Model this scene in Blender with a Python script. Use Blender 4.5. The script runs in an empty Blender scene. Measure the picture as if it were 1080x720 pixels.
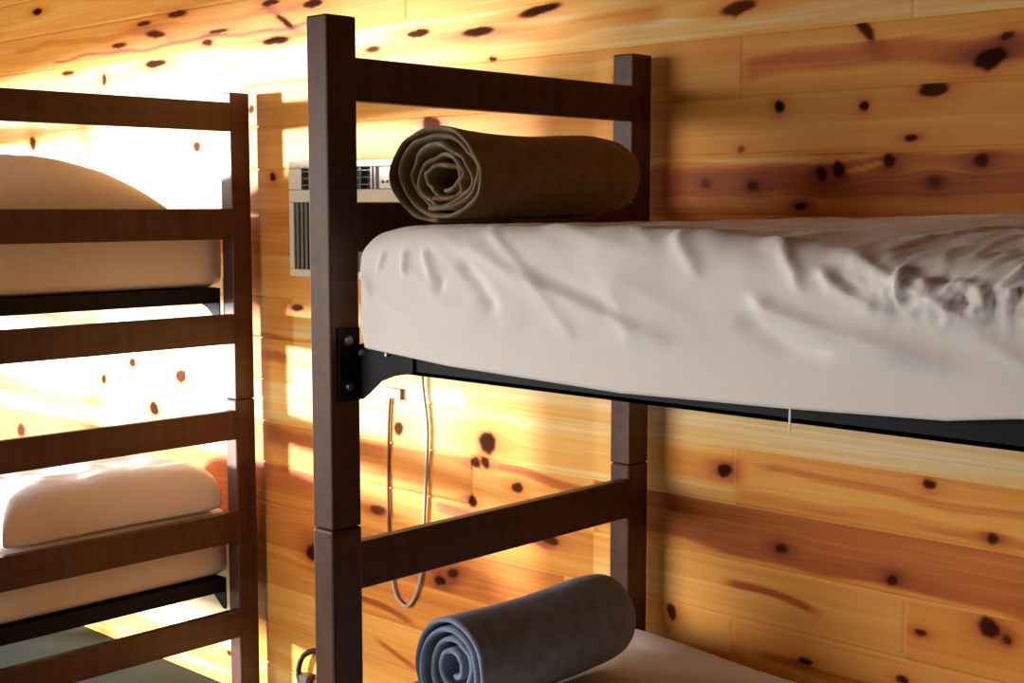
import bpy, bmesh, math, random
import numpy as np
from mathutils import Vector, Matrix, noise as mnoise

random.seed(7)
rng = np.random.default_rng(11)
S = bpy.context.scene
COL = S.collection
EYE = 1.65

# ------------------------------------------------------------------ materials
def mat(name, base=(.5, .5, .5), rough=.5, metallic=0., spec=.5):
    m = bpy.data.materials.new(name); m.use_nodes = True
    b = m.node_tree.nodes['Principled BSDF']
    b.inputs['Base Color'].default_value = (*base, 1)
    b.inputs['Roughness'].default_value = rough
    b.inputs['Metallic'].default_value = metallic
    b.inputs['Specular IOR Level'].default_value = spec
    return m

class NT:
    def __init__(s, m):
        s.t = m.node_tree; s.b = s.t.nodes['Principled BSDF']
    def n(s, kind, **kw):
        d = s.t.nodes.new(kind)
        for k, v in kw.items(): setattr(d, k, v)
        return d
    def put(s, sock, v):
        if hasattr(v, 'links'): s.t.links.new(v, sock)
        else: sock.default_value = v
    def math(s, op, a, b=0., c=None, clamp=False):
        d = s.n('ShaderNodeMath', operation=op, use_clamp=clamp)
        s.put(d.inputs[0], a); s.put(d.inputs[1], b)
        if c is not None: s.put(d.inputs[2], c)
        return d.outputs[0]
    def noise(s, vec, scale=5., detail=3., rough=.55, dist=0.):
        d = s.n('ShaderNodeTexNoise')
        s.put(d.inputs['Vector'], vec); s.put(d.inputs['Scale'], scale)
        d.inputs['Detail'].default_value = detail; d.inputs['Roughness'].default_value = rough
        d.inputs['Distortion'].default_value = dist
        return d.outputs['Fac']
    def ramp(s, fac, stops):
        d = s.n('ShaderNodeValToRGB'); s.put(d.inputs[0], fac)
        e = d.color_ramp.elements
        while len(e) < len(stops): e.new(.5)
        for el, (p, c) in zip(e, stops): el.position = p; el.color = (*c, 1)
        return d.outputs[0]
    def mix(s, fac, a, b, blend='MIX'):
        d = s.n('ShaderNodeMix', data_type='RGBA', blend_type=blend)
        s.put(d.inputs[0], fac)
        s.put(d.inputs[6], a if hasattr(a, 'links') else (*a, 1))
        s.put(d.inputs[7], b if hasattr(b, 'links') else (*b, 1))
        return d.outputs[2]
    def mapping(s, vec, scale=(1, 1, 1), loc=(0, 0, 0)):
        d = s.n('ShaderNodeMapping'); s.put(d.inputs[0], vec)
        d.inputs['Scale'].default_value = scale; d.inputs['Location'].default_value = loc
        return d.outputs[0]
    def bump(s, h, strength=.3, dist=.002):
        d = s.n('ShaderNodeBump'); s.put(d.inputs['Height'], h)
        d.inputs['Strength'].default_value = strength; d.inputs['Distance'].default_value = dist
        s.t.links.new(d.outputs[0], s.b.inputs['Normal'])
    def obj(s): return s.n('ShaderNodeTexCoord').outputs['Object']
    def attr(s, name): return s.n('ShaderNodeAttribute', attribute_name=name).outputs['Fac']
    def base(s, c): s.t.links.new(c, s.b.inputs['Base Color'])

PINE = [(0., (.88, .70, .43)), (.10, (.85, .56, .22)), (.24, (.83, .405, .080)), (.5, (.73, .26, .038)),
        (.75, (.48, .120, .017)), (1., (.25, .046, .008))]  # palest stop serves the sun glare painted on the left boards

def pine_material():                       # boards, tone and knots come from the wall's own attributes
    m = mat('knotty_pine', rough=.5, spec=.2); t = NT(m)
    sep = t.n('ShaderNodeSeparateXYZ'); t.t.links.new(t.obj(), sep.inputs[0])
    seed, tone, knot, warp = (t.attr(a) for a in ('board_seed', 'tone', 'knot', 'warp'))
    zz = t.math('ADD', sep.outputs[2], warp)
    def vec(sx, sz, off):
        c = t.n('ShaderNodeCombineXYZ')
        t.put(c.inputs[0], t.math('MULTIPLY', sep.outputs[0], sx))
        t.put(c.inputs[1], t.math('MULTIPLY', seed, 37.3 + off))
        t.put(c.inputs[2], t.math('MULTIPLY', zz, sz)); return c.outputs[0]
    broad = t.noise(vec(.9, 16, 1), 1., 2., .5, .6)
    fine = t.noise(vec(1.6, 110, 5), 1., 3., .6, .4)
    f = t.math('ADD', tone, t.math('MULTIPLY', t.math('SUBTRACT', broad, .5), .58))
    f = t.math('ADD', f, t.math('MULTIPLY', t.math('SUBTRACT', fine, .5), .38), clamp=True)
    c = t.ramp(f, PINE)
    c = t.mix(t.math('MULTIPLY', knot, 1.7, clamp=True), c, (.15, .038, .009))
    c = t.mix(t.math('MULTIPLY_ADD', knot, 2.2, -1.1, True), c, (.032, .008, .003))
    t.base(c)
    t.put(t.b.inputs['Specular IOR Level'], t.math('MULTIPLY_ADD', t.math('MULTIPLY', knot, 1.6, clamp=True), -.15, .16))
    t.bump(fine, .12, .001)
    return m

def plank_material(name, along, across, step, seed=0., bounce_dim=1.):   # plain boards for the unseen walls, darkened to cut bounced light
    m = mat(name, rough=.45, spec=.35); t = NT(m)
    sep = t.n('ShaderNodeSeparateXYZ'); t.t.links.new(t.obj(), sep.inputs[0])
    row = t.math('FLOOR', t.math('DIVIDE', sep.outputs[across], step))
    wn = t.n('ShaderNodeTexWhiteNoise', noise_dimensions='1D'); t.put(wn.inputs['W'], t.math('ADD', row, seed))
    c = t.n('ShaderNodeCombineXYZ')
    t.put(c.inputs[0], t.math('MULTIPLY', sep.outputs[along], 1.2))
    t.put(c.inputs[1], t.math('MULTIPLY', row, 7.7))
    t.put(c.inputs[2], t.math('MULTIPLY', sep.outputs[across], 60))
    g = t.noise(c.outputs[0], 1., 3.)
    f = t.math('ADD', t.math('MULTIPLY', wn.outputs[0], .4), t.math('MULTIPLY', g, .5), clamp=True)
    t.base(t.ramp(f, [(p, tuple(bounce_dim * k for k in c)) for p, c in PINE])); return m

def dark_wood():
    m = mat('dark_stained_wood', rough=.38, spec=.27); t = NT(m)
    o = t.obj()
    v = t.noise(t.mapping(o, (30, 30, 3)), 1., 4.)
    h = t.noise(t.mapping(o, (30, 3, 40)), 1., 4.)
    c = t.ramp(t.math('MULTIPLY_ADD', v, .5, t.math('MULTIPLY', h, .5)),
               [(.3, (.055, .020, .011)), (.7, (.115, .048, .028))])
    t.base(c); t.bump(v, .06, .001); return m

def sheet_material(name, base):
    m = mat(name, rough=.85, spec=.15); t = NT(m)
    o = t.obj()
    a = t.noise(o, 9., 4., .6, .8); w = t.noise(o, 700., 1.)
    t.base(t.mix(a, tuple(k * .94 for k in base), base))
    t.b.inputs['Sheen Weight'].default_value = .12
    t.bump(t.math('ADD', a, t.math('MULTIPLY', w, .05)), .35, .006); return m

def wool(name, c0, c1, sheen, sheen_tint):
    m = mat(name, rough=.9, spec=.12); t = NT(m)
    o = t.obj(); a = t.noise(o, 30., 4.); w = t.noise(o, 500., 2.)
    t.base(t.ramp(a, [(.3, c0), (.7, c1)]))
    t.b.inputs['Sheen Weight'].default_value = sheen
    t.b.inputs['Sheen Roughness'].default_value = .4
    t.b.inputs['Sheen Tint'].default_value = (*sheen_tint, 1)
    t.bump(t.math('ADD', a, t.math('MULTIPLY', w, .3)), .4, .003); return m

def floor_material():
    m = mat('worn_vinyl', rough=.9, spec=.08); t = NT(m)
    a = t.noise(t.obj(), 4., 4.); t.base(t.ramp(a, [(.3, (.035, .042, .032)), (.7, (.055, .065, .05))])); return m

def plastic(name, base, rough=.45):
    m = mat(name, base, rough); t = NT(m)
    a = t.noise(t.obj(), 40., 2.); t.base(t.mix(a, tuple(k * .93 for k in base), base)); return m

M = dict(pine=pine_material(), wood=dark_wood(),
         iron=plastic('black_painted_steel', (.0045, .004, .004), .55),
         bolt=plastic('worn_steel', (.30, .28, .26), .35),
         sheet=sheet_material('white_cotton_sheet', (.88, .815, .79)),
         olive=wool('olive_wool', (.23, .16, .09), (.34, .25, .155), .2, (1., .9, .7)),
         blue=wool('blue_grey_wool', (.21, .245, .335), (.29, .34, .46), .12, (.75, .85, 1.)),
         ac=plastic('beige_plastic', (.60, .49, .36)), ac_dark=plastic('dark_plastic', (.02, .018, .016)),
         ac_grey=plastic('grey_brown_grille', (.13, .11, .08)), ac_pale=plastic('pale_plastic', (.66, .62, .58)),
         cord=plastic('light_grey_cord', (.42, .38, .35)), brown2=plastic('tan_brown_plastic', (.24, .085, .03)), brown=plastic('brown_rubber', (.030, .009, .007)),
         floor=floor_material(), front=plank_material('pine_boards_front', 0, 2, .1355, 3., .14),
         side=plank_material('pine_boards_side', 1, 2, .1355, 9., .16), ceil=plank_material('pine_boards_ceiling', 0, 1, .14, 5., .25))
M['iron'].node_tree.nodes['Principled BSDF'].inputs['Specular IOR Level'].default_value = .18
M['bolt'].node_tree.nodes['Principled BSDF'].inputs['Metallic'].default_value = .8

# ------------------------------------------------------------------ helpers
ORIGIN = {}
def thing(name, label, cat, loc=(0, 0, 0), group=None):
    o = bpy.data.objects.new(name, None); COL.objects.link(o)
    o.location = loc; o.empty_display_size = .1; ORIGIN[o] = Vector(loc)
    o['label'] = label; o['category'] = cat
    if group: o['group'] = group
    return o

def link(name, me, m, parent=None, loc=None, smooth=False):
    """me is in world coordinates; stored relative to the parent thing (or to loc)."""
    base = ORIGIN.get(parent, Vector()) if parent else Vector(loc or (0, 0, 0))
    me.transform(Matrix.Translation(-base))
    for p in me.polygons: p.use_smooth = smooth
    o = bpy.data.objects.new(name, me); COL.objects.link(o)
    if parent: o.parent = parent
    else: o.location = base
    ORIGIN[o] = base
    me.materials.append(m)
    return o

def obj(name, bm, m, parent=None, loc=None, smooth=False):
    bmesh.ops.recalc_face_normals(bm, faces=bm.faces)
    me = bpy.data.meshes.new(name); bm.to_mesh(me); bm.free()
    return link(name, me, m, parent, loc, smooth)

def box(bm, x0, x1, y0, y1, z0, z1, bev=0., seg=2):
    r = bmesh.ops.create_cube(bm, size=1.)
    vs = r['verts']
    for v in vs:
        v.co = Vector(((x0 + x1) / 2 + v.co.x * (x1 - x0), (y0 + y1) / 2 + v.co.y * (y1 - y0), (z0 + z1) / 2 + v.co.z * (z1 - z0)))
    if bev:
        es = {e for v in vs for e in v.link_edges}
        bmesh.ops.bevel(bm, geom=list(es), offset=bev, segments=seg, affect='EDGES', profile=.5)
    return bm

def boxo(name, m, parent, x0, x1, y0, y1, z0, z1, bev=.003):
    return obj(name, box(bmesh.new(), x0, x1, y0, y1, z0, z1, bev), m, parent)

def prism(pts, y0, y1, bev=0.):            # outline in (x, z), thick in y
    bm = bmesh.new()
    a = [bm.verts.new((x, y0, z)) for x, z in pts]; b = [bm.verts.new((x, y1, z)) for x, z in pts]
    n = len(pts)
    bm.faces.new(a); bm.faces.new(b[::-1])
    for i in range(n): bm.faces.new((a[i], b[i], b[(i + 1) % n], a[(i + 1) % n]))
    if bev: bmesh.ops.bevel(bm, geom=list(bm.edges), offset=bev, segments=1, affect='EDGES')
    return bm

def disc(bm, c, axis, r, h, n=14):
    """a domed bolt head: short tapered cylinder along axis"""
    q = Vector((0, 0, 1)).rotation_difference(Vector(axis)).to_matrix().to_4x4()
    bmesh.ops.create_cone(bm, cap_ends=True, segments=n, radius1=r, radius2=r * .7, depth=h,
                          matrix=Matrix.Translation(Vector(c) + Vector(axis) * h / 2) @ q)
    return bm

def tube(pts, r, n=8, res=8):
    """round tube along a Catmull-Rom path"""
    P = [Vector(p) for p in pts]; out = []
    for i in range(len(P) - 1):
        a, b, c, d = P[max(i - 1, 0)], P[i], P[i + 1], P[min(i + 2, len(P) - 1)]
        for k in range(res):
            t = k / res
            out.append(.5 * ((2 * b) + (c - a) * t + (2 * a - 5 * b + 4 * c - d) * t * t + (3 * b - a - 3 * c + d) * t ** 3))
    out.append(P[-1])
    bm = bmesh.new(); rings = []
    up = Vector((0, 1, 0.01)).normalized()
    for i, p in enumerate(out):
        d = (out[min(i + 1, len(out) - 1)] - out[max(i - 1, 0)]).normalized()
        s = d.cross(up).normalized(); u = s.cross(d)
        rings.append([bm.verts.new(p + (s * math.cos(2 * math.pi * k / n) + u * math.sin(2 * math.pi * k / n)) * r) for k in range(n)])
    for a, b in zip(rings, rings[1:]):
        for k in range(n): bm.faces.new((a[k], a[(k + 1) % n], b[(k + 1) % n], b[k]))
    bm.faces.new(rings[0]); bm.faces.new(rings[-1][::-1])
    return bm

def struct(o): o['kind'] = 'structure'; return o

# ------------------------------------------------------------------ the pine wall behind the beds
Z0, STEP = .0025, .1355
X_L, X_R, HT = -3.95, 4.6, 2.72
# x position, height, half width, half height, turn, strength
KNOTS = [(.813, 1.942, .036, .018, .15, 1), (.846, 1.981, .013, .008, .2, .8), (.534, 2.021, .030, .011, -.9, .75), (.328, 1.867, .011, .013, 0, 1),
 (.537, 1.859, .010, .010, 0, .9), (.695, 1.884, .032, .014, .1, .8), (.65, 1.789, .015, .006, 0, .9), (.44, 1.718, .012, .016, .2, 1),
 (.482, 1.724, .014, .017, -.2, 1), (.599, 1.745, .014, .013, .2, .9), (.8, 1.741, .016, .012, .3, .8), (.703, 1.697, .012, .012, 0, .6),
 (.265, 1.693, .013, .011, 0, .7), (.389, 1.648, .015, .008, 0, .9), (.23, 1.778, .011, .006, 0, .5), (.13, 1.70, .012, .010, 0, .45),
 (.197, 1.03, .019, .015, 0, 1), (.711, 1.067, .013, .010, 0, .85), (.853, .976, .013, .010, 0, .85), (.354, .868, .016, .011, 0, .85),
 (.635, .849, .014, .011, 0, .9), (.05, .656, .013, .018, .3, .8), (.854, .79, .022, .019, 0, .9), (.89, .772, .010, .010, 0, .7),
 (.702, .746, .012, .007, 0, .8), (.427, .619, .018, .007, .1, .9), (.666, .634, .014, .008, 0, .8),
 (-.58, 1.002, .032, .026, -.3, .95), (-.946, .997, .020, .018, 0, .85), (-.632, .94, .018, .013, .3, .9), (-.592, .945, .016, .013, -.4, .9),
 (-.473, .89, .018, .013, 0, .8), (-.644, .828, .017, .014, 0, .95), (-.721, .605, .022, .013, .4, .9), (-.772, .576, .022, .014, 0, .95), (-.346, .766, .026, .012, 0, .8),
 (-1.355, .553, .030, .026, 0, .95), (-1.533, 1.737, .014, .012, 0, .95), (-1.642, 1.957, .014, .013, 0, .7), (-1.951, 1.845, .022, .022, 0, .75),
 (-3.09, 1.893, .028, .030, .3, .8), (-2.396, 1.078, .022, .020, 0, .85), (-2.088, 1.053, .034, .030, 0, .7), (-2.264, .924, .030, .030, 0, 1),
 (-3.273, .729, .035, .035, 0, .8), (-2.536, 2.102, .014, .030, 0, .8), (-3.01, 2.395, .035, .018, 0, 1), (-2.188, 2.139, .055, .018, 0, .9),
 (-2.063, 2.295, .050, .016, 0, .7), (-2.183, 2.239, .060, .018, -.1, .8), (-2.432, 2.22, .050, .014, 0, .7), (-1.511, 2.162, .055, .016, 0, 1),
 (-1.319, 2.256, .045, .018, 0, .9), (-1.461, 2.218, .045, .012, -.5, .9), (-1.532, 2.28, .040, .014, 0, .8), (-1.816, 2.217, .055, .010, 0, .7),
 (-1.882, 2.186, .026, .016, 0, .7), (-2.794, 2.146, .040, .012, 0, .7), (-2.271, 2.282, .040, .012, 0, .6), (-.613, 2.114, .055, .017, 0, .95),
 (-.856, 2.129, .040, .015, 0, .9), (-.39, 2.15, .060, .016, .1, .95), (-.124, 1.971, .024, .014, .8, .7), (-.56, 2.037, .012, .009, 0, .8),
 (-.8, 1.877, .034, .020, 0, .8), (.218, 2.097, .050, .014, .1, .7), (-1.05, 2.10, .03, .012, 0, .7), (-1.75, 1.80, .02, .015, 0, .6),
 (-2.1, 1.19, .018, .014, 0, .6), (-1.42, 1.33, .03, .01, 0, .7), (-2.6, 1.0, .02, .02, 0, .6), (-1.3, .86, .02, .015, 0, .7),
 (-1.05, .74, .03, .014, 0, .6), (1.15, 1.82, .02, .015, 0, .8), (1.1, 1.0, .02, .016, 0, .8), (1.3, .7, .02, .016, 0, .8), (1.35, 2.0, .03, .014, 0, .8)]
for k in range(26):                        # the far right of the wall, beyond the frame
    KNOTS.append((rng.uniform(1.5, 3.1), rng.uniform(.1, 2.6), rng.uniform(.01, .03), rng.uniform(.008, .016), 0, .85))
for k in range(14): KNOTS.append((rng.uniform(-3.8, -1.2), rng.uniform(.1, .6), rng.uniform(.012, .03), rng.uniform(.01, .018), 0, .7))
JOINTS = {14: [-1.70, .229], 15: [.647], 16: [-.9, 1.2], 7: [.227, -2.06], 5: [.666], 4: [.223], 8: [-1.70, -.665, 1.3], 13: [-1.70, 1.5], 12: [-1.75], 6: [-1.70, -.64, 1.4], 9: [-1.70, .5], 10: [-1.70, -.9], 11: [-1.9, .9], 3: [-1.70, -.5], 2: [-1.70], 1: [-1.70], 17: [-2.2, .3]}  # left joints end the boards painted pale for sunlight
# row -> list of (x from, x to, tone); left tones also paint in sun glare and shadow
TONES_AND_LIGHT = {17: [(-9, 9, .30)], 16: [(-9, -.9, .34), (-.9, 9, .30)], 15: [(-9, .647, .16), (.647, 9, .12)], 14: [(-9, -1.70, .10), (-1.70, -1.2, .36), (-1.2, .229, .33), (.229, 9, .30)],
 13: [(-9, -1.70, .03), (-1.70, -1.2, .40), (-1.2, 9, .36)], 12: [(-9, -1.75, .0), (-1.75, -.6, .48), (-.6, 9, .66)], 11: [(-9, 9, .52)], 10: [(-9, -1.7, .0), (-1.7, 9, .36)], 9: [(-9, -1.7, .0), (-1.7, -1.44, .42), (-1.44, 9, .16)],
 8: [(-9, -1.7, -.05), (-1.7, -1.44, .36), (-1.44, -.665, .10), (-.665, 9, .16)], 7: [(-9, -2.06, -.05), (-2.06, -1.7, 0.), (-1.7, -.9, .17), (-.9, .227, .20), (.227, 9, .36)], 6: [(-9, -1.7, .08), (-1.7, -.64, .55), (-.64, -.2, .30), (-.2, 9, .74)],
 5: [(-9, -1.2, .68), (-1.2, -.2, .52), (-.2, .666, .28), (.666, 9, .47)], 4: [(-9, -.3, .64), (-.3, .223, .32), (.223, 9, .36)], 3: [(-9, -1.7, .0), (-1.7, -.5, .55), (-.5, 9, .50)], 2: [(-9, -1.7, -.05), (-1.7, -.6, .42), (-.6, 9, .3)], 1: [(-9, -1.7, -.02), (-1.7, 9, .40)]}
# red heartwood streaks: x0, x1, z at x0, z at x1, half height, added tone
STREAKS = [(.229, 1.6, 1.963, 1.962, .026, .36), (.02, 1.6, 1.700, 1.690, .030, .14), (-.1, .5, 1.752, 1.757, .010, -.42), (.5, 1.6, 1.757, 1.757, .006, -.3),
 (.482, .599, 1.727, 1.744, .006, -.30), (-.56, -.06, .938, .905, .014, .42), (-1.05, -.62, .935, .945, .020, .10), (.21, .45, .760, .742, .010, .55),
 (-.2, .9, .826, .805, .018, -.40), (-1.05, -.88, .338, .296, .009, .35), (-1.3, -.9, .46, .435, .010, .35), (.30, 1.4, 1.045, 1.02, .010, .25), (.24, 1.2, .985, .97, .012, .2),
 (-2.1, -1.2, 1.22, 1.23, .012, .35), (.02, .24, 1.03, 1.035, .035, .30), (-2.9, -1.3, 2.196, 2.20, .006, .45), (-1.3, 0, 2.09, 2.10, .02, .28), (.3, .9, .60, .60, .012, .3),
 (-1.6, -1.2, 1.16, 1.15, .02, .3), (-.78, -.35, .79, .755, .016, .28), (-1.6, -1.0, .91, .90, .03, .18), (-3.2, -1.4, 2.26, 2.25, .012, .2)]

def build_back_wall():
    xs = np.concatenate([np.arange(X_L, -1., .008), np.arange(-1., 1.5, .005), np.arange(1.5, X_R + .001, .014)])
    xs[-1] = X_R
    zs = []
    rows = int((HT - Z0) / STEP) + 1
    for r in range(rows):
        a = Z0 + r * STEP
        for t in (-.0032, 0., .0032): zs.append(a + t)
        zs += list(np.linspace(a + .0032, a + STEP - .0032, 26)[1:-1])
    zs = np.array(sorted(z for z in zs if -.001 <= z <= HT)); zs[0] = 0.; zs[-1] = HT
    nx, nz = len(xs), len(zs)
    X, Z = np.meshgrid(xs, zs)
    row = np.floor((Z - Z0) / STEP + 1e-6).astype(int)
    frac = (Z - Z0) / STEP - row
    Y = np.zeros_like(X)
    Y[np.minimum(frac, 1 - frac) * STEP < .0004] = .0045
    seed = np.zeros_like(X); tone = np.zeros_like(X)
    for r in range(-1, rows + 1):
        js = sorted(JOINTS.get(r, [])); edges = [-99] + js + [99]
        for k in range(len(edges) - 1):
            sel = (row == r) & (X >= edges[k]) & (X < edges[k + 1])
            seed[sel] = ((r * 1.37 + k * 2.11 + 3.3) % 5.) / 5. + r * .31
        segs = TONES_AND_LIGHT.get(r) or [(-99, 99, .25 + .2 * ((r * 7) % 3) / 3)]
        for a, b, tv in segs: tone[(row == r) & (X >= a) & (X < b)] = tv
        for j in js:
            i = int(np.argmin(abs(xs - j)))
            Y[(row == r) & (np.abs(X - xs[i]) < 1e-6)] = .003
    for x0, x1, za, zb, hh, add in STREAKS:
        t = np.clip((X - x0) / (x1 - x0), 0, 1)
        zc = za + (zb - za) * t + .006 * np.sin(X * 9 + za * 40) + .003 * np.sin(X * 23)
        end = np.clip(np.minimum(X - x0, x1 - X) / .05 + .5, 0, 1)
        d = np.abs(Z - zc) / hh
        r0 = int(math.floor((.5 * (za + zb) - Z0) / STEP))
        tone += add * np.clip(1.4 - d * d, 0, 1) * end * (row == r0)
    knot = np.zeros_like(X); warp = np.zeros_like(X)
    for kx, kz, ra, rb, an, st in KNOTS:
        st = max(st, .72) if kx < -1 else st
        if kz > 2.03 and kx < .1: rb *= .62; ra *= 1.05 # spike knots, cut along their length
        elif kx < -1.7: ra *= .8; rb *= .8
        r0 = int(math.floor((kz - Z0) / STEP))
        c, s = math.cos(an), math.sin(an)
        an2 = np.arctan2(Z - kz, X - kx); wob = 1 + .13 * np.sin(an2 + kx * 31) + .09 * np.sin(2 * an2 + kz * 40) + .05 * np.sin(3 * an2 + kx * 50) + .04 * np.sin(7 * an2 + kz * 90)
        dx = ((X - kx) * c + (Z - kz) * s) / ra; dz = (-(X - kx) * s + (Z - kz) * c) / rb
        d = np.sqrt(dx * dx + dz * dz) * wob
        own = np.abs(row - r0) <= (0 if abs((kz - Z0) / STEP - r0 - .5) < .4 else 1)
        knot = np.maximum(knot, st * np.clip((1.28 - d) / .5, 0, 1) * own)
        tone += own * .38 * st * np.exp(-(dx / 2.4) ** 2 - (dz / 2.0) ** 2)
        q = np.exp(-((X - kx) / (ra * 4)) ** 2 - ((Z - kz) / (rb * 2.6)) ** 2)
        warp += own * -np.sign(Z - kz) * np.minimum(np.abs(Z - kz) / rb, 1.) * rb * 1.3 * q
    co = np.stack([X, Y, Z], -1).reshape(-1, 3)
    idx = np.arange(nx * nz).reshape(nz, nx)
    f = np.stack([idx[:-1, :-1], idx[:-1, 1:], idx[1:, 1:], idx[1:, :-1]], -1).reshape(-1, 4)
    # the wall's own thickness behind the boards
    n0 = len(co)
    xa, xb, ya, yb = X_L, X_R, .0, .10
    co = np.concatenate([co, [(xa, ya, 0), (xb, ya, 0), (xb, ya, HT), (xa, ya, HT), (xa, yb, 0), (xb, yb, 0), (xb, yb, HT), (xa, yb, HT)]])
    e = [(0, 4, 5, 1), (1, 5, 6, 2), (2, 6, 7, 3), (3, 7, 4, 0), (5, 4, 7, 6)]
    f = np.concatenate([f, np.array(e) + n0])
    me = bpy.data.meshes.new('wall_back')
    me.vertices.add(len(co)); me.vertices.foreach_set('co', co.astype(np.float32).ravel())
    me.loops.add(f.size); me.loops.foreach_set('vertex_index', f.astype(np.int32).ravel())
    me.polygons.add(len(f)); me.polygons.foreach_set('loop_start', np.arange(0, f.size, 4, dtype=np.int32))
    me.polygons.foreach_set('loop_total', np.full(len(f), 4, dtype=np.int32))
    me.update(calc_edges=True); me.validate()
    for nm, a in (('board_seed', seed), ('tone', tone), ('knot', knot), ('warp', warp)):
        at = me.attributes.new(nm, 'FLOAT', 'POINT')
        at.data.foreach_set('value', np.concatenate([a.ravel(), np.zeros(8)]).astype(np.float32))
    o = bpy.data.objects.new('wall_back', me); COL.objects.link(o); me.materials.append(M['pine'])
    return struct(o)

build_back_wall()
FRONT = -4.3
OPEN = (-2.82, -.45, 2.10)                   # unseen wide doorway in the left wall, sized to shape the beam: y from, y to, head height
b = box(bmesh.new(), X_L - .1, X_R + .1, FRONT - .1, .1, -.1, 0); struct(obj('floor', b, M['floor']))
b = box(bmesh.new(), X_L - .1, X_R + .1, FRONT - .1, .1, HT, HT + .1); struct(obj('ceiling', b, M['ceil']))
b = bmesh.new()
box(b, X_L - .1, X_L, FRONT, OPEN[0], 0, HT); box(b, X_L - .1, X_L, OPEN[1], 0, 0, HT); box(b, X_L - .1, X_L, OPEN[0], OPEN[1], OPEN[2], HT)
struct(obj('wall_left', b, M['side']))
struct(obj('wall_right', box(bmesh.new(), X_R, X_R + .1, FRONT, 0, 0, HT), M['side']))
ADDED_WIN = (-3.65, -.75, .45, 2.38)                # invented window in the unseen front wall, added to light the beds: x from, x to, sill, head
b = bmesh.new()
for q in ((X_L, ADDED_WIN[0], 0, HT), (ADDED_WIN[1], X_R, 0, HT), (ADDED_WIN[0], ADDED_WIN[1], 0, ADDED_WIN[2]), (ADDED_WIN[0], ADDED_WIN[1], ADDED_WIN[3], HT)): box(b, q[0], q[1], FRONT - .1, FRONT, q[2], q[3])
struct(obj('wall_front', b, M['front']))
b = bmesh.new()
for q in ((ADDED_WIN[0] - .07, ADDED_WIN[0], ADDED_WIN[2] - .07, ADDED_WIN[3] + .07), (ADDED_WIN[1], ADDED_WIN[1] + .07, ADDED_WIN[2] - .07, ADDED_WIN[3] + .07), (ADDED_WIN[0], ADDED_WIN[1], ADDED_WIN[2] - .07, ADDED_WIN[2]), (ADDED_WIN[0], ADDED_WIN[1], ADDED_WIN[3], ADDED_WIN[3] + .07)):
    box(b, q[0], q[1], FRONT, FRONT + .018, q[2], q[3], .003)
struct(obj('trim_2', b, M['front']))
b = bmesh.new()
for y0, y1, z0, z1 in ((OPEN[0] - .07, OPEN[0], 0, OPEN[2] + .07), (OPEN[1], OPEN[1] + .07, 0, OPEN[2] + .07), (OPEN[0], OPEN[1], OPEN[2], OPEN[2] + .07)):
    box(b, X_L, X_L + .018, y0, y1, z0, z1, .003)
struct(obj('trim_1', b, M['side']))

# ------------------------------------------------------------------ bunk beds
YN, YF, PW = -1.02, -.11, .072             # near faces of the near and far posts, post depth
def end_frame(root, xa, xb, flush_hi, top_rail, middle=True):
    W = M['wood']
    j = EYE - .621
    for y in (YN, YF):
        boxo('post', W, root, xa, xb, y, y + PW, j + .0005, EYE + .352, .004)
        p = boxo('post', W, root, xa + .002, xb + .002, y - .003, y + PW, .012, j, .006)
        boxo('foot_glide', M['iron'], p, xa + .012, xb - .012, y + .012, y + PW - .012, 0, .013, .002)
    r0, r1 = (xb - .026, xb - .0006) if flush_hi else (xa + .0006, xa + .026)
    for top, bot in (top_rail, (-.011, -.108) if middle else (.005, -.090), *(((-.345, -.440),) if middle else ()), (-.654, -.7485), (-.983, -1.083), (-1.307, -1.40)):
        boxo('end_rail', W, root, r0, r1, YN + PW - .004, YF + .004, EYE + bot, EYE + top, .003)

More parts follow.
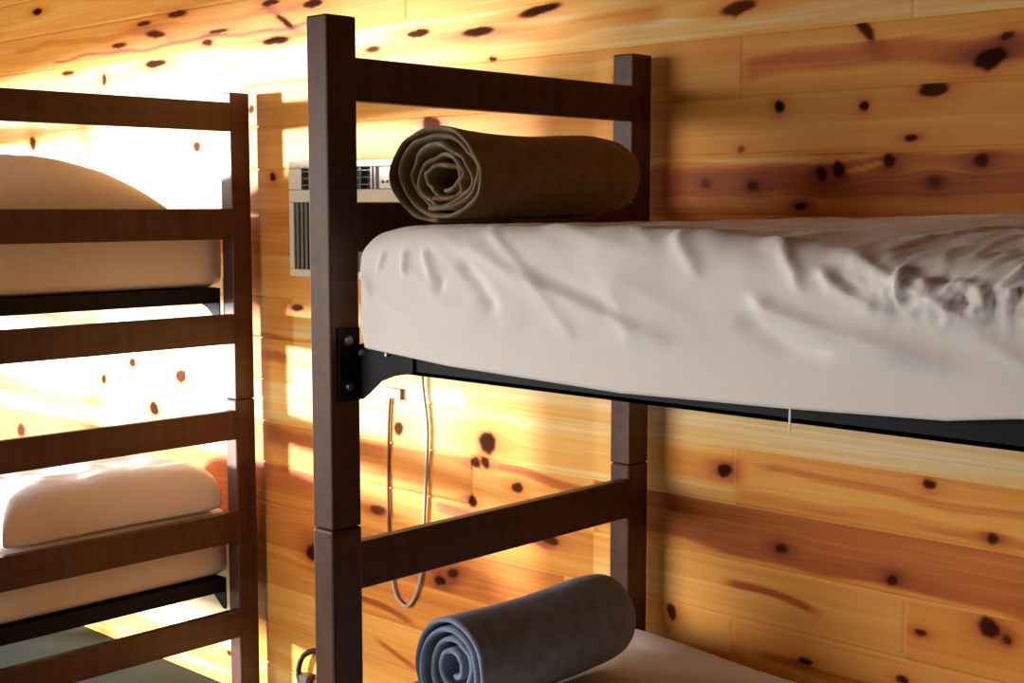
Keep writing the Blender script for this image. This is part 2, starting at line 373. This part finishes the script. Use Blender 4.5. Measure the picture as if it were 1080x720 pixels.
def bunk(label, x_end, x_other, rail_hi, top_rail, beds):
    """x_end: (x0,x1) of the end frame in view; x_other: of the far one; beds: deck heights"""
    lo, hi = sorted([x_end, x_other])
    root = thing('bunk_bed', label, 'bunk bed', ((lo[0] + hi[1]) / 2, (YN + YF + PW) / 2, 0), 'bunk beds against the pine wall')
    end_frame(root, *x_end, rail_hi, top_rail, x_end[0] < -1)
    end_frame(root, *x_other, x_other is lo, (.32, .23))
    I = M['iron']
    a, z = lo[1], hi[0]                     # inner faces of the two end frames
    for deck in beds:
        for y, sgn in ((-.955, 1), (-.122, -1)):
            b = bmesh.new()
            y0, y1 = (y, y + .004) if sgn > 0 else (y - .004, y)
            box(b, a + .012, z - .012, y0, y1, deck - .050, deck - .001)
            f0, f1 = (y0, y0 + .035) if sgn > 0 else (y1 - .035, y1)
            box(b, a + .012, z - .012, f0, f1, deck - .050, deck - .043)
            side = obj('side_rail', b, I, root)
            for xe, d in ((a, 1), (z, -1)):
                pts = [(.006, -.002), (.050, -.003), (.085, -.004), (.165, -.006), (.165, -.046), (.110, -.056), (.072, -.068), (.040, -.094), (.020, -.108), (.006, -.108)]
                pl = [(xe + d * px, deck + pz) for px, pz in pts]
                g0, g1 = (y - .006, y - .0005) if sgn > 0 else (y + .0005, y + .006)
                br = obj('bracket', prism(pl, g0, g1, .001), I, root)
                b = bmesh.new()
                hy = (YN + .016, YN + PW - .004) if sgn > 0 else (YF + .004, YF + PW - .016)
                box(b, *sorted((xe + d * .0006, xe + d * .006)), *hy, deck - .112, deck + .030, .0015)
                obj('mounting_plate', b, I, br)
                yc = (hy[0] + hy[1]) / 2 - .004 * sgn
                for zz, rr in ((.006, .011), (-.046, .007), (-.083, .009)):
                    obj('bolt', disc(bmesh.new(), (xe + d * .006, yc, deck + zz), (d, 0, 0), rr, .007), M['bolt'] if rr != .007 else I, br)
                out = -1 if sgn > 0 else 1
                for px, pz, rr in ((.022, -.018, .007), (.096, -.016, .005)):
                    obj('bolt', disc(bmesh.new(), (xe + d * px, g0 if out < 0 else g1, deck + pz), (0, out, 0), rr, .006), M['bolt'], br)
        for xe, d in ((a, 1), (z, -1)):     # angle iron across each end
            b = bmesh.new()
            box(b, *sorted((xe + d * .013, xe + d * .017)), -.949, -.128, deck - .050, deck - .001)
            obj('end_angle', b, I, root)
        b = bmesh.new()
        box(b, a + .018, z - .018, -.948, -.128, deck - .012, deck - .004)
        obj('spring_deck', b, I, root)
    return root

D_UP, D_LOW = EYE - .262, .440
bunk('dark-stained wooden bunk bed at right holding a rolled blanket on each bed', (-.06, 0.), (2.0, 2.06), True, (.277, .195), (D_UP, .420))
bunk('dark-stained wooden bunk bed at left, seen through its ladder-like end rails', (-1.66, -1.60), (-3.70, -3.64), True, (.32, .23), (D_UP, D_LOW))

# ------------------------------------------------------------------ mattresses
def fold_field(P, folds):
    """height added by soft folds; P is (n,2); folds: (points, width, height)"""
    h = np.zeros(len(P))
    for pts, w, a in folds:
        p = np.array(pts); best = np.full(len(P), 1e9); along = np.zeros(len(P)); n = len(p) - 1
        for i in range(n):
            d = p[i + 1] - p[i]; t = np.clip(((P - p[i]) @ d) / (d @ d), 0, 1)
            q = np.linalg.norm(P - p[i] - t[:, None] * d, axis=1)
            s = q < best; best[s] = q[s]; along[s] = (i + t[s]) / n
        taper = np.clip(np.minimum(along, 1 - along) * 5 + .15, 0, 1)
        h += a * np.exp(-(best / w) ** 1.5) * taper
    return h

def fbm(P, s, off=0.):
    return np.array([mnoise.fractal(Vector((p[0] * s + off, p[1] * s, p[2] * s)), 1., 2., 4) for p in P])

def rounded_block(x0, x1, y0, y1, z0, z1, r, step, fine=None):
    """closed grid skin of a soft-edged slab -> vertices (n,3), normals (n,3), faces"""
    def axis(a, b, st): return np.linspace(a, b, max(2, int(round((b - a) / st)) + 1))
    ax = axis(x0, x1, step) if fine is None else np.concatenate([axis(x0, fine, step)[:-1], axis(fine, x1, step * 4)])
    ay, az = axis(y0, y1, step * 1.4), axis(z0, z1, step)
    key = {}; V = []; F = []
    def vid(p):
        k = tuple(np.round(p, 5))
        if k not in key: key[k] = len(V); V.append(p)
        return key[k]
    def face(A, B, mk, flip):
        g = [[vid(mk(a, b)) for b in B] for a in A]
        for i in range(len(A) - 1):
            for j in range(len(B) - 1):
                q = (g[i][j], g[i + 1][j], g[i + 1][j + 1], g[i][j + 1]); F.append(q[::-1] if flip else q)
    face(ax, ay, lambda a, b: (a, b, z1), False); face(ax, ay, lambda a, b: (a, b, z0), True)
    face(ax, az, lambda a, b: (a, y0, b), False); face(ax, az, lambda a, b: (a, y1, b), True)
    face(ay, az, lambda a, b: (x1, a, b), False); face(ay, az, lambda a, b: (x0, a, b), True)
    V = np.array(V); lo = np.array([x0, y0, z0]) + r; hi = np.array([x1, y1, z1]) - r
    c = np.clip(V, lo, hi); d = V - c; L = np.linalg.norm(d, axis=1, keepdims=True)
    N = d / np.maximum(L, 1e-9)
    return c + N * r, N, F

def mesh_from(name, V, F):
    me = bpy.data.meshes.new(name); me.from_pydata([tuple(v) for v in V], [], [tuple(f) for f in F]); me.update(); return me

MS, BIG = .013, .02
FOLDS = [([(.297, 1.585), (.393, 1.554), (.481, 1.522), (.564, 1.501), (.662, 1.473), (.859, 1.402)], .020, .011),
 ([(.903, 1.529), (.942, 1.504), (1.028, 1.477), (1.11, 1.463), (1.212, 1.444)], .018, .012),
 ([(.898, 1.62), (.94, 1.61), (.962, 1.594), (.984, 1.572), (.994, 1.54)], .015, .009),
 ([(1.022, 1.609), (1.078, 1.602), (1.118, 1.59), (1.155, 1.571), (1.208, 1.545), (1.248, 1.508)], .014, .013),
 ([(1.208, 1.558), (1.217, 1.583), (1.245, 1.583)], .008, .010), ([(1.248, 1.58), (1.261, 1.56), (1.25, 1.528)], .008, .010),
 ([(1.273, 1.575), (1.303, 1.611)], .009, .010), ([(1.283, 1.551), (1.3, 1.581)], .008, .008),
 ([(.172, 1.572), (.169, 1.524)], .009, .006), ([(.22, 1.573), (.244, 1.517)], .011, .006), ([(.042, 1.537), (.079, 1.482)], .010, .006),
 ([(.115, 1.571), (.096, 1.53)], .009, .005), ([(.752, 1.616), (.781, 1.585), (.823, 1.547)], .018, .007), ([(1.107, 1.576), (1.156, 1.546)], .010, .008),
 ([(1.013, 1.59), (1.058, 1.555), (1.13, 1.52)], .016, .010), ([(1.134, 1.602), (1.151, 1.577), (1.142, 1.558)], .008, .009), ([(1.174, 1.59), (1.188, 1.566)], .008, .009),
 ([(.311, 1.552), (.359, 1.514), (.404, 1.468)], .018, -.009), ([(.883, 1.491), (.971, 1.448), (1.047, 1.431)], .022, -.009), ([(1.043, 1.583), (1.094, 1.556)], .012, -.008),
 ([(.481, 1.543), (.604, 1.506), (.718, 1.463)], .016, -.008), ([(1.194, 1.584), (1.207, 1.599)], .008, -.008), ([(1.227, 1.561), (1.237, 1.537)], .008, -.009),
 ([(.266, 1.527), (.258, 1.494)], .012, -.005), ([(1.36, 1.60), (1.42, 1.55), (1.5, 1.5)], .014, .011), ([(1.33, 1.52), (1.46, 1.47), (1.6, 1.43)], .018, .010)]

def mattress(label, x0, x1, z0, z1, folds=None, lip=None, step=.03, fine=None, ridge=0., seed=0., r=.06, yb=-.125, lump=.6):
    V, N, F = rounded_block(x0, x1, -.985, yb, z0, z1, r, step, fine)
    n = (fbm(V, 3.2, seed) * .006 + fbm(V, 11., seed + 9) * .0025) * lump
    top = np.clip(N[:, 2], 0, 1); bot = N[:, 2] < -.3
    front = np.clip(-N[:, 1] * 1.3, 0, 1) ** .6
    h = n
    if folds is not None:
        u = V[:, 0] * .90 - V[:, 2] * .43; v = V[:, 0] * .43 + V[:, 2] * .90   # creases run down towards the foot
        rn = np.array([mnoise.noise(Vector((a * 3.2, c * 15., y * 3.))) for a, c, y in zip(u, v, V[:, 1])])
        rm = np.array([mnoise.noise(Vector((a * 2.3 + 7., c * 4., 3.))) for a, c in zip(u, v)])
        h = h + .0048 * np.clip(.5 - np.abs(rn) * 2.2, 0, .5) * np.clip(.55 + rm * 1.3, 0, 1) * 2
        cr = np.array([mnoise.noise(Vector((a * 34., y * 10., c * 16.))) for a, y, c in V])
        h = h + .011 * np.clip(.42 - np.abs(cr) * 2., 0, .42) * 2 * np.clip((V[:, 0] - .98) / .25, 0, 1) * np.exp(-((V[:, 2] - z1 + .055) / .05) ** 2)
        h = h + fold_field(V[:, [0, 2]], [(p, w * .75, a * 1.25) for p, w, a in folds]) * np.clip(front + .25 * top * (V[:, 1] < -.8), 0, 1)
    V = V + N * np.where(bot, 0, h)[:, None]
    if ridge:                               # the sheet stands up a little along the wall side
        V[:, 2] += ridge * np.exp(-((V[:, 1] + .16) / .035) ** 2) * top * (.5 + .5 * np.sin(V[:, 0] * 7 + 1.1)) 
    if lip is not None:                     # front edge bulges over the side rail
        nyz = np.hypot(N[:, 1], N[:, 2]); t = np.clip(-N[:, 2], 0, 1)
        sel = (N[:, 1] < -.02) & (N[:, 2] < -1e-6) & (nyz > .05)
        sag = np.interp(V[:, 0], [x0, .05, .28, .67, .98, 1.21, 1.31, 1.5, x1], lip)
        tt = np.clip(t / .8, 0, 1); back = np.clip((t - .8) / .2, 0, 1); wgt = np.clip(nyz, 0, 1) ** 4
        yl = -.986 + .028 * back; zl = (z0 + r) - (r + sag * (1 - back)) * tt
        V[sel, 1] += ((yl - V[:, 1]) * wgt)[sel]; V[sel, 2] += ((zl - V[:, 2]) * wgt)[sel]
        # the top is worn down along the front towards the foot and at the head corner, and stands up by the wall
        up_ = np.clip((V[:, 2] - z0 - .10) / .11, 0, 1)
        V[:, 2] -= .040 * np.clip((V[:, 0] - .80) / .3, 0, 1) * np.clip((-.66 - V[:, 1]) / .31, 0, 1) ** 1.6 * up_
        V[:, 2] -= .030 * np.clip((.17 - V[:, 0]) / .16, 0, 1) ** 1.7 * up_
        V[:, 2] += .020 * np.clip((V[:, 0] - .35) / .6, 0, 1) * np.clip((V[:, 1] + .62) / .4, 0, 1) * up_
    me = mesh_from('mattress', V, F)
    o = link('mattress', me, M['sheet'], None, ((x0 + x1) / 2, -.555, z0), True)
    o['label'] = label; o['category'] = 'mattress'; o['group'] = 'sheeted mattresses on the bunks'
    return o

up = mattress('white sheeted mattress on the upper right bunk, wrinkled along its near side', .015, 1.975, D_UP + .0005, EYE - .036, FOLDS,
              [.004, .006, .024, .036, .029, .020, .005, .012, .01], .0062, 1.42, .0, 0., .055)
b = box(bmesh.new(), .979, .9825, -.990, -.9885, EYE - .318, EYE - .286, .0005)
obj('loose_tag', b, M['sheet'], up)
mattress('sheeted mattress on the lower right bunk under the blue-grey blanket roll', .012, 1.975, .4205, .635, None, None, .03, None, .022, 3., .05)
mattress('sheeted mattress on the upper left bunk, its end behind the second ladder rail', -3.62, -1.680, D_UP + .0005, EYE - .036, None, None, .03, None, 0., 5., .035, -.085, .4)
mattress('sheeted mattress on the lower left bunk just above the lowest ladder rail', -3.62, -1.680, D_LOW + .0005, .665, None, None, .03, None, 0., 7., .035, -.085, .4)

# ------------------------------------------------------------------ pillows
def pillow(label, cx, cy, z0, hx, hy, top, n, edge, low, seed):
    """soft cushion lying on z0; n shapes the plan, edge the fullness of its sides, low the share below its seam"""
    k = 49; U = np.sin(np.linspace(-1, 1, k) * math.pi / 2); V = []; F = []
    for side in (1, -1):
        for a in U:
            for c in U:
                f = max(0., (1 - abs(a) ** n) * (1 - abs(c) ** n)) ** edge
                x = cx + hx * a * (1 - .05 * (abs(a) ** 3) * (1 - abs(c) ** 2))
                y = cy + hy * c * (1 - .05 * (abs(c) ** 3) * (1 - abs(a) ** 2))
                wr = mnoise.fractal(Vector((x * 7 + seed, y * 7, side * 2.)), 1., 2., 4) * .010 * f
                z = z0 + top * low + (top * (1 - low) * f + wr if side > 0 else -top * low * min(1., f * 1.6))
                V.append((x, y, max(z, z0 + .0008)))
    for s in (0, 1):
        o = s * k * k
        for i in range(k - 1):
            for j in range(k - 1):
                q = (o + i * k + j, o + (i + 1) * k + j, o + (i + 1) * k + j + 1, o + i * k + j + 1)
                F.append(q if s == 0 else q[::-1])
    me = mesh_from('pillow', V, F)
    bm = bmesh.new(); bm.from_mesh(me); bmesh.ops.remove_doubles(bm, verts=bm.verts, dist=.0004)
    bmesh.ops.recalc_face_normals(bm, faces=bm.faces); bm.to_mesh(me); bm.free()
    o = link('pillow', me, M['sheet'], None, (cx, cy, z0), True)
    o['label'] = label; o['category'] = 'pillow'; o['group'] = 'pillows on the left bunk'
    return o
pillow('plump domed pillow in a white case on the upper left bunk, above the second rail', -1.91, -.690, EYE - .032, .225, .40, .182, 2.0, .5, .12, 1.)
pillow('white pillow with a bluish-lit top on the lower left bunk', -1.892, -.505, .669, .235, .372, .160, 8., .25, .14, 8.)

# ------------------------------------------------------------------ rolled blankets
def blanket_roll(name, label, m, x0, x1, y0, y1, z0, z1, turns, th, r_in, seed, wob, ragged, far_round, off=(0., 0.)):
    cx, cz = (x0 + x1) / 2, (z0 + z1) / 2; rx, rz = (x1 - x0) / 2 - th / 2, (z1 - z0) / 2 - th / 2
    nt = int(turns * 56); ny = 26
    V = []; F = []
    for i in range(nt + 1):
        t = i / nt; th_ = t * turns * 2 * math.pi - math.pi * .6
        rr = r_in + (1 - r_in) * t ** .85
        layer = int(t * turns)
        e0 = mnoise.fractal(Vector((th_ * .55 + seed, layer * 1.7, 0)), 1., 2., 3)
        for j in range(ny + 1):
            v = j / ny
            y = y0 + (y1 - y0) * v
            y += (1 - v) ** 6 * (ragged * e0 + .010 * (1 - t)) 
            end = max(0., (v - .80) / .20)
            sh = 1 - far_round * end ** 2.2
            w = 1 + wob * mnoise.fractal(Vector((math.cos(th_) * 1.3 + seed, math.sin(th_) * 1.3 + layer * .9, y * 5)), 1., 2., 3) * (1.2 - .9 * t)
            x = cx + rx * rr * w * sh * math.cos(th_) + off[0] * (1 - t)
            s = math.sin(th_)
            z = cz + rz * rr * w * sh * s + off[1] * (1 - t)
            sag = .012 * math.sin(v * math.pi) * max(0, s)
            z = max(z - sag * t, z0 + th / 2 + (1 - t) * .0)
            V.append((x, y, z))
    for i in range(nt):
        for j in range(ny):
            a = i * (ny + 1) + j; F.append((a, a + 1, a + ny + 2, a + ny + 1))
    me = mesh_from(name, V, F)
    o = link(name, me, m, None, (cx, (y0 + y1) / 2, z0), True)
    s = o.modifiers.new('cloth thickness', 'SOLIDIFY'); s.thickness = th; s.offset = 0; s.use_even_offset = False
    q = o.modifiers.new('soft edge', 'SUBSURF'); q.levels = 1; q.render_levels = 1
    o['label'] = label; o['category'] = 'blanket'; o['group'] = 'rolled blankets on the right bunk'
    return o
blanket_roll('rolled_blanket', 'olive brown blanket rolled up at the head of the upper bunk', M['olive'], .016, .268, -.885, -.385, EYE - .033, EYE + .155, 5.05, .0088, .20, 3.1, .17, .026, .14, (.022, -.016))
blanket_roll('rolled_blanket', 'blue-grey blanket rolled up at the head of the lower bunk', M['blue'], .040, .252, -.855, -.37, .637, .862, 4.05, .0115, .15, 12.4, .05, .012, .10)

# ------------------------------------------------------------------ air conditioner
ac = thing('air_conditioner', 'beige box air conditioner mounted in the pine wall between the bunks', 'air conditioner', (-1.01, 0, EYE - .215))
AX0, AX1, AY, AZ0, AZ1 = -1.300, -.735, -.118, EYE - .212, EYE + .128
b = bmesh.new()
box(b, AX0, AX1, AY + .03, -.001, AZ0, AZ1, .006)
obj('housing', b, M['ac'], ac)
b = bmesh.new()                             # front frame round the two openings
xa, xb = AX0 + .062, AX1 - .012
za, zb, zc, zd = AZ0 + .022, EYE + .008, EYE + .045, EYE + .108
for q in ((AX0, AX1, AZ0, za), (AX0, AX1, zb, zc), (AX0, AX1, zd, AZ1), (AX0, AX0 + .022, za, zb), (AX1 - .012, AX1, za, zb), (AX0, xa, zc, zd), (AX1 - .012, AX1, zc, zd)):
    box(b, q[0], q[1], AY, AY + .032, q[2], q[3], .003)
obj('front_panel', b, M['ac'], ac)
b = bmesh.new()
for k in range(26):
    x = AX0 + .024 + k * .0205
    if x < AX1 - .016: box(b, x, x + .013, AY + .008, AY + .024, za, zb)
box(b, AX0 + .022, AX1 - .012, AY + .022, AY + .030, za, zb)
obj('intake_grille', b, M['ac_grey'], ac)
XD = -.925
b = bmesh.new(); box(b, xa, XD, AY + .022, AY + .030, zc, zd)
vent = obj('air_outlet', b, M['ac_dark'], ac)
b = bmesh.new()
for k in range(3): box(b, xa, XD, AY + .004, AY + .020, zc + .012 + k * .020, zc + .015 + k * .020)
for k in range(5): box(b, xa + .045 + k * .055, xa + .048 + k * .055, AY + .002, AY + .022, zc, zd)
obj('louvre', b, M['ac_grey'], vent)
for x in (XD, XD + .016): boxo('divider', M['ac_pale'], ac, x, x + .006, AY - .001, AY + .03, zc, zd, .001)
pan = boxo('control_panel', M['ac_pale'], ac, XD + .034, XD + .105, AY + .001, AY + .03, zc + .001, zd - .001, .002)
boxo('display', M['ac_dark'], ac, XD + .108, AX1 - .013, AY + .006, AY + .03, zc + .001, zd - .001, .001)
for k in range(3):
    obj('button', disc(bmesh.new(), (XD + .052 + k * .018, AY + .001, zc + .02), (0, -1, 0), .005, .004), M['ac_grey'], pan)
cord = tube([(-.812, -.05, AZ0 + .01), (-.815, -.030, 1.30), (-.832, -.012, 1.16), (-.815, -.009, 1.02), (-.820, -.009, .90), (-.828, -.009, .78), (-.838, -.009, .62), (-.862, -.010, .53), (-.905, -.010, .475),
             (-.955, -.010, .50), (-.985, -.008, .60)], .0048)
obj('power_cord', cord, M['cord'], ac, smooth=True)
lead = obj('cord_lead', tube([(-.985, -.008, .60), (-.990, -.006, .80), (-.985, -.006, 1.00), (-.975, -.006, 1.10)], .0042), M['brown2'], ac, smooth=True)
boxo('clip', M['brown2'], lead, -.985, -.925, -.012, -.001, 1.085, 1.118, .003)

cab = thing('cable', 'dark brown cable curling out low on the pine wall beside the near bunk post', 'cable', (-1.36, -.02, .15))
obj('cord', tube([(-1.21, -.02, .205), (-1.27, -.02, .248), (-1.33, -.022, .245), (-1.385, -.025, .215), (-1.410, -.025, .165), (-1.402, -.022, .125)], .009), M['brown'], cab, smooth=True)
b = prism([(-1.425, .150), (-1.355, .158), (-1.372, .128), (-1.378, .105), (-1.410, .105)], -.030, -.001, .003)
obj('plug', b, M['brown'], cab)

# ------------------------------------------------------------------ light
w = bpy.data.worlds.new('sky'); S.world = w; w.use_nodes = True
wt = w.node_tree; bg = wt.nodes['Background']
tc = wt.nodes.new('ShaderNodeTexCoord'); sp = wt.nodes.new('ShaderNodeSeparateXYZ'); wt.links.new(tc.outputs['Generated'], sp.inputs[0])
rp = wt.nodes.new('ShaderNodeValToRGB'); mr = wt.nodes.new('ShaderNodeMapRange')
mr.inputs['From Min'].default_value = -1; wt.links.new(sp.outputs[2], mr.inputs[0]); wt.links.new(mr.outputs[0], rp.inputs[0])
e = rp.color_ramp.elements                  # ground below the horizon, bright haze above it, bluer towards the zenith
e[0].position = .0; e[0].color = (.16, .15, .12, 1); e[1].position = .47; e[1].color = (.30, .30, .27, 1)
for p_, c_ in ((.51, (1., .945, .88)), (.62, (1., .97, .95)), (1., (.55, .75, 1.))):
    q = e.new(p_); q.color = (*c_, 1)
wt.links.new(rp.outputs[0], bg.inputs[0]); bg.inputs[1].default_value = SKY = 9.5
def portal(name, loc, aim, sx, sy):
    pl = bpy.data.lights.new(name, 'AREA'); pl.shape = 'RECTANGLE'; pl.size = sx; pl.size_y = sy; pl.cycles.is_portal = True
    po = bpy.data.objects.new(name, pl); COL.objects.link(po); po.location = loc
    po.rotation_euler = Vector(aim).to_track_quat('-Z', 'Y').to_euler()
portal('doorway_daylight', (X_L - .05, (OPEN[0] + OPEN[1]) / 2, OPEN[2] / 2), (1, 0, 0), OPEN[1] - OPEN[0], OPEN[2])
portal('added_window_daylight', ((ADDED_WIN[0] + ADDED_WIN[1]) / 2, FRONT - .05, (ADDED_WIN[2] + ADDED_WIN[3]) / 2), (0, 1, 0), ADDED_WIN[1] - ADDED_WIN[0], ADDED_WIN[3] - ADDED_WIN[2])  # sky portal for the added window
sl = bpy.data.lights.new('low_sunlight', 'AREA'); sl.shape = 'DISK'; sl.size = 1.15; sl.energy = 6300.; sl.color = (1., .98, .96)
so = bpy.data.objects.new('low_sunlight', sl); COL.objects.link(so)
so.location = (-11.95, -9.1, 1.80)         # far outside the doorway, near the horizon
so.rotation_euler = Vector((10.2, 9.1, -.1)).to_track_quat('-Z', 'Y').to_euler()

# ------------------------------------------------------------------ camera
cd = bpy.data.cameras.new('camera'); cam = bpy.data.objects.new('camera', cd); COL.objects.link(cam)
cd.sensor_fit = 'HORIZONTAL'; cd.sensor_width = 36; cd.lens = 36 * 1433. / 1080; cd.clip_start = .05
yaw, pitch = .7558, .1
cam.location = (1.9976, -2.6401, EYE)
fwd = Vector((-math.sin(yaw) * math.cos(pitch), math.cos(yaw) * math.cos(pitch), -math.sin(pitch)))
cam.rotation_euler = fwd.to_track_quat('-Z', 'Y').to_euler()
S.camera = cam
S.view_settings.view_transform = 'Standard'; S.view_settings.look = 'None'
S.view_settings.gamma = 1; S.view_settings.use_curve_mapping = False
S.view_settings.exposure = .6
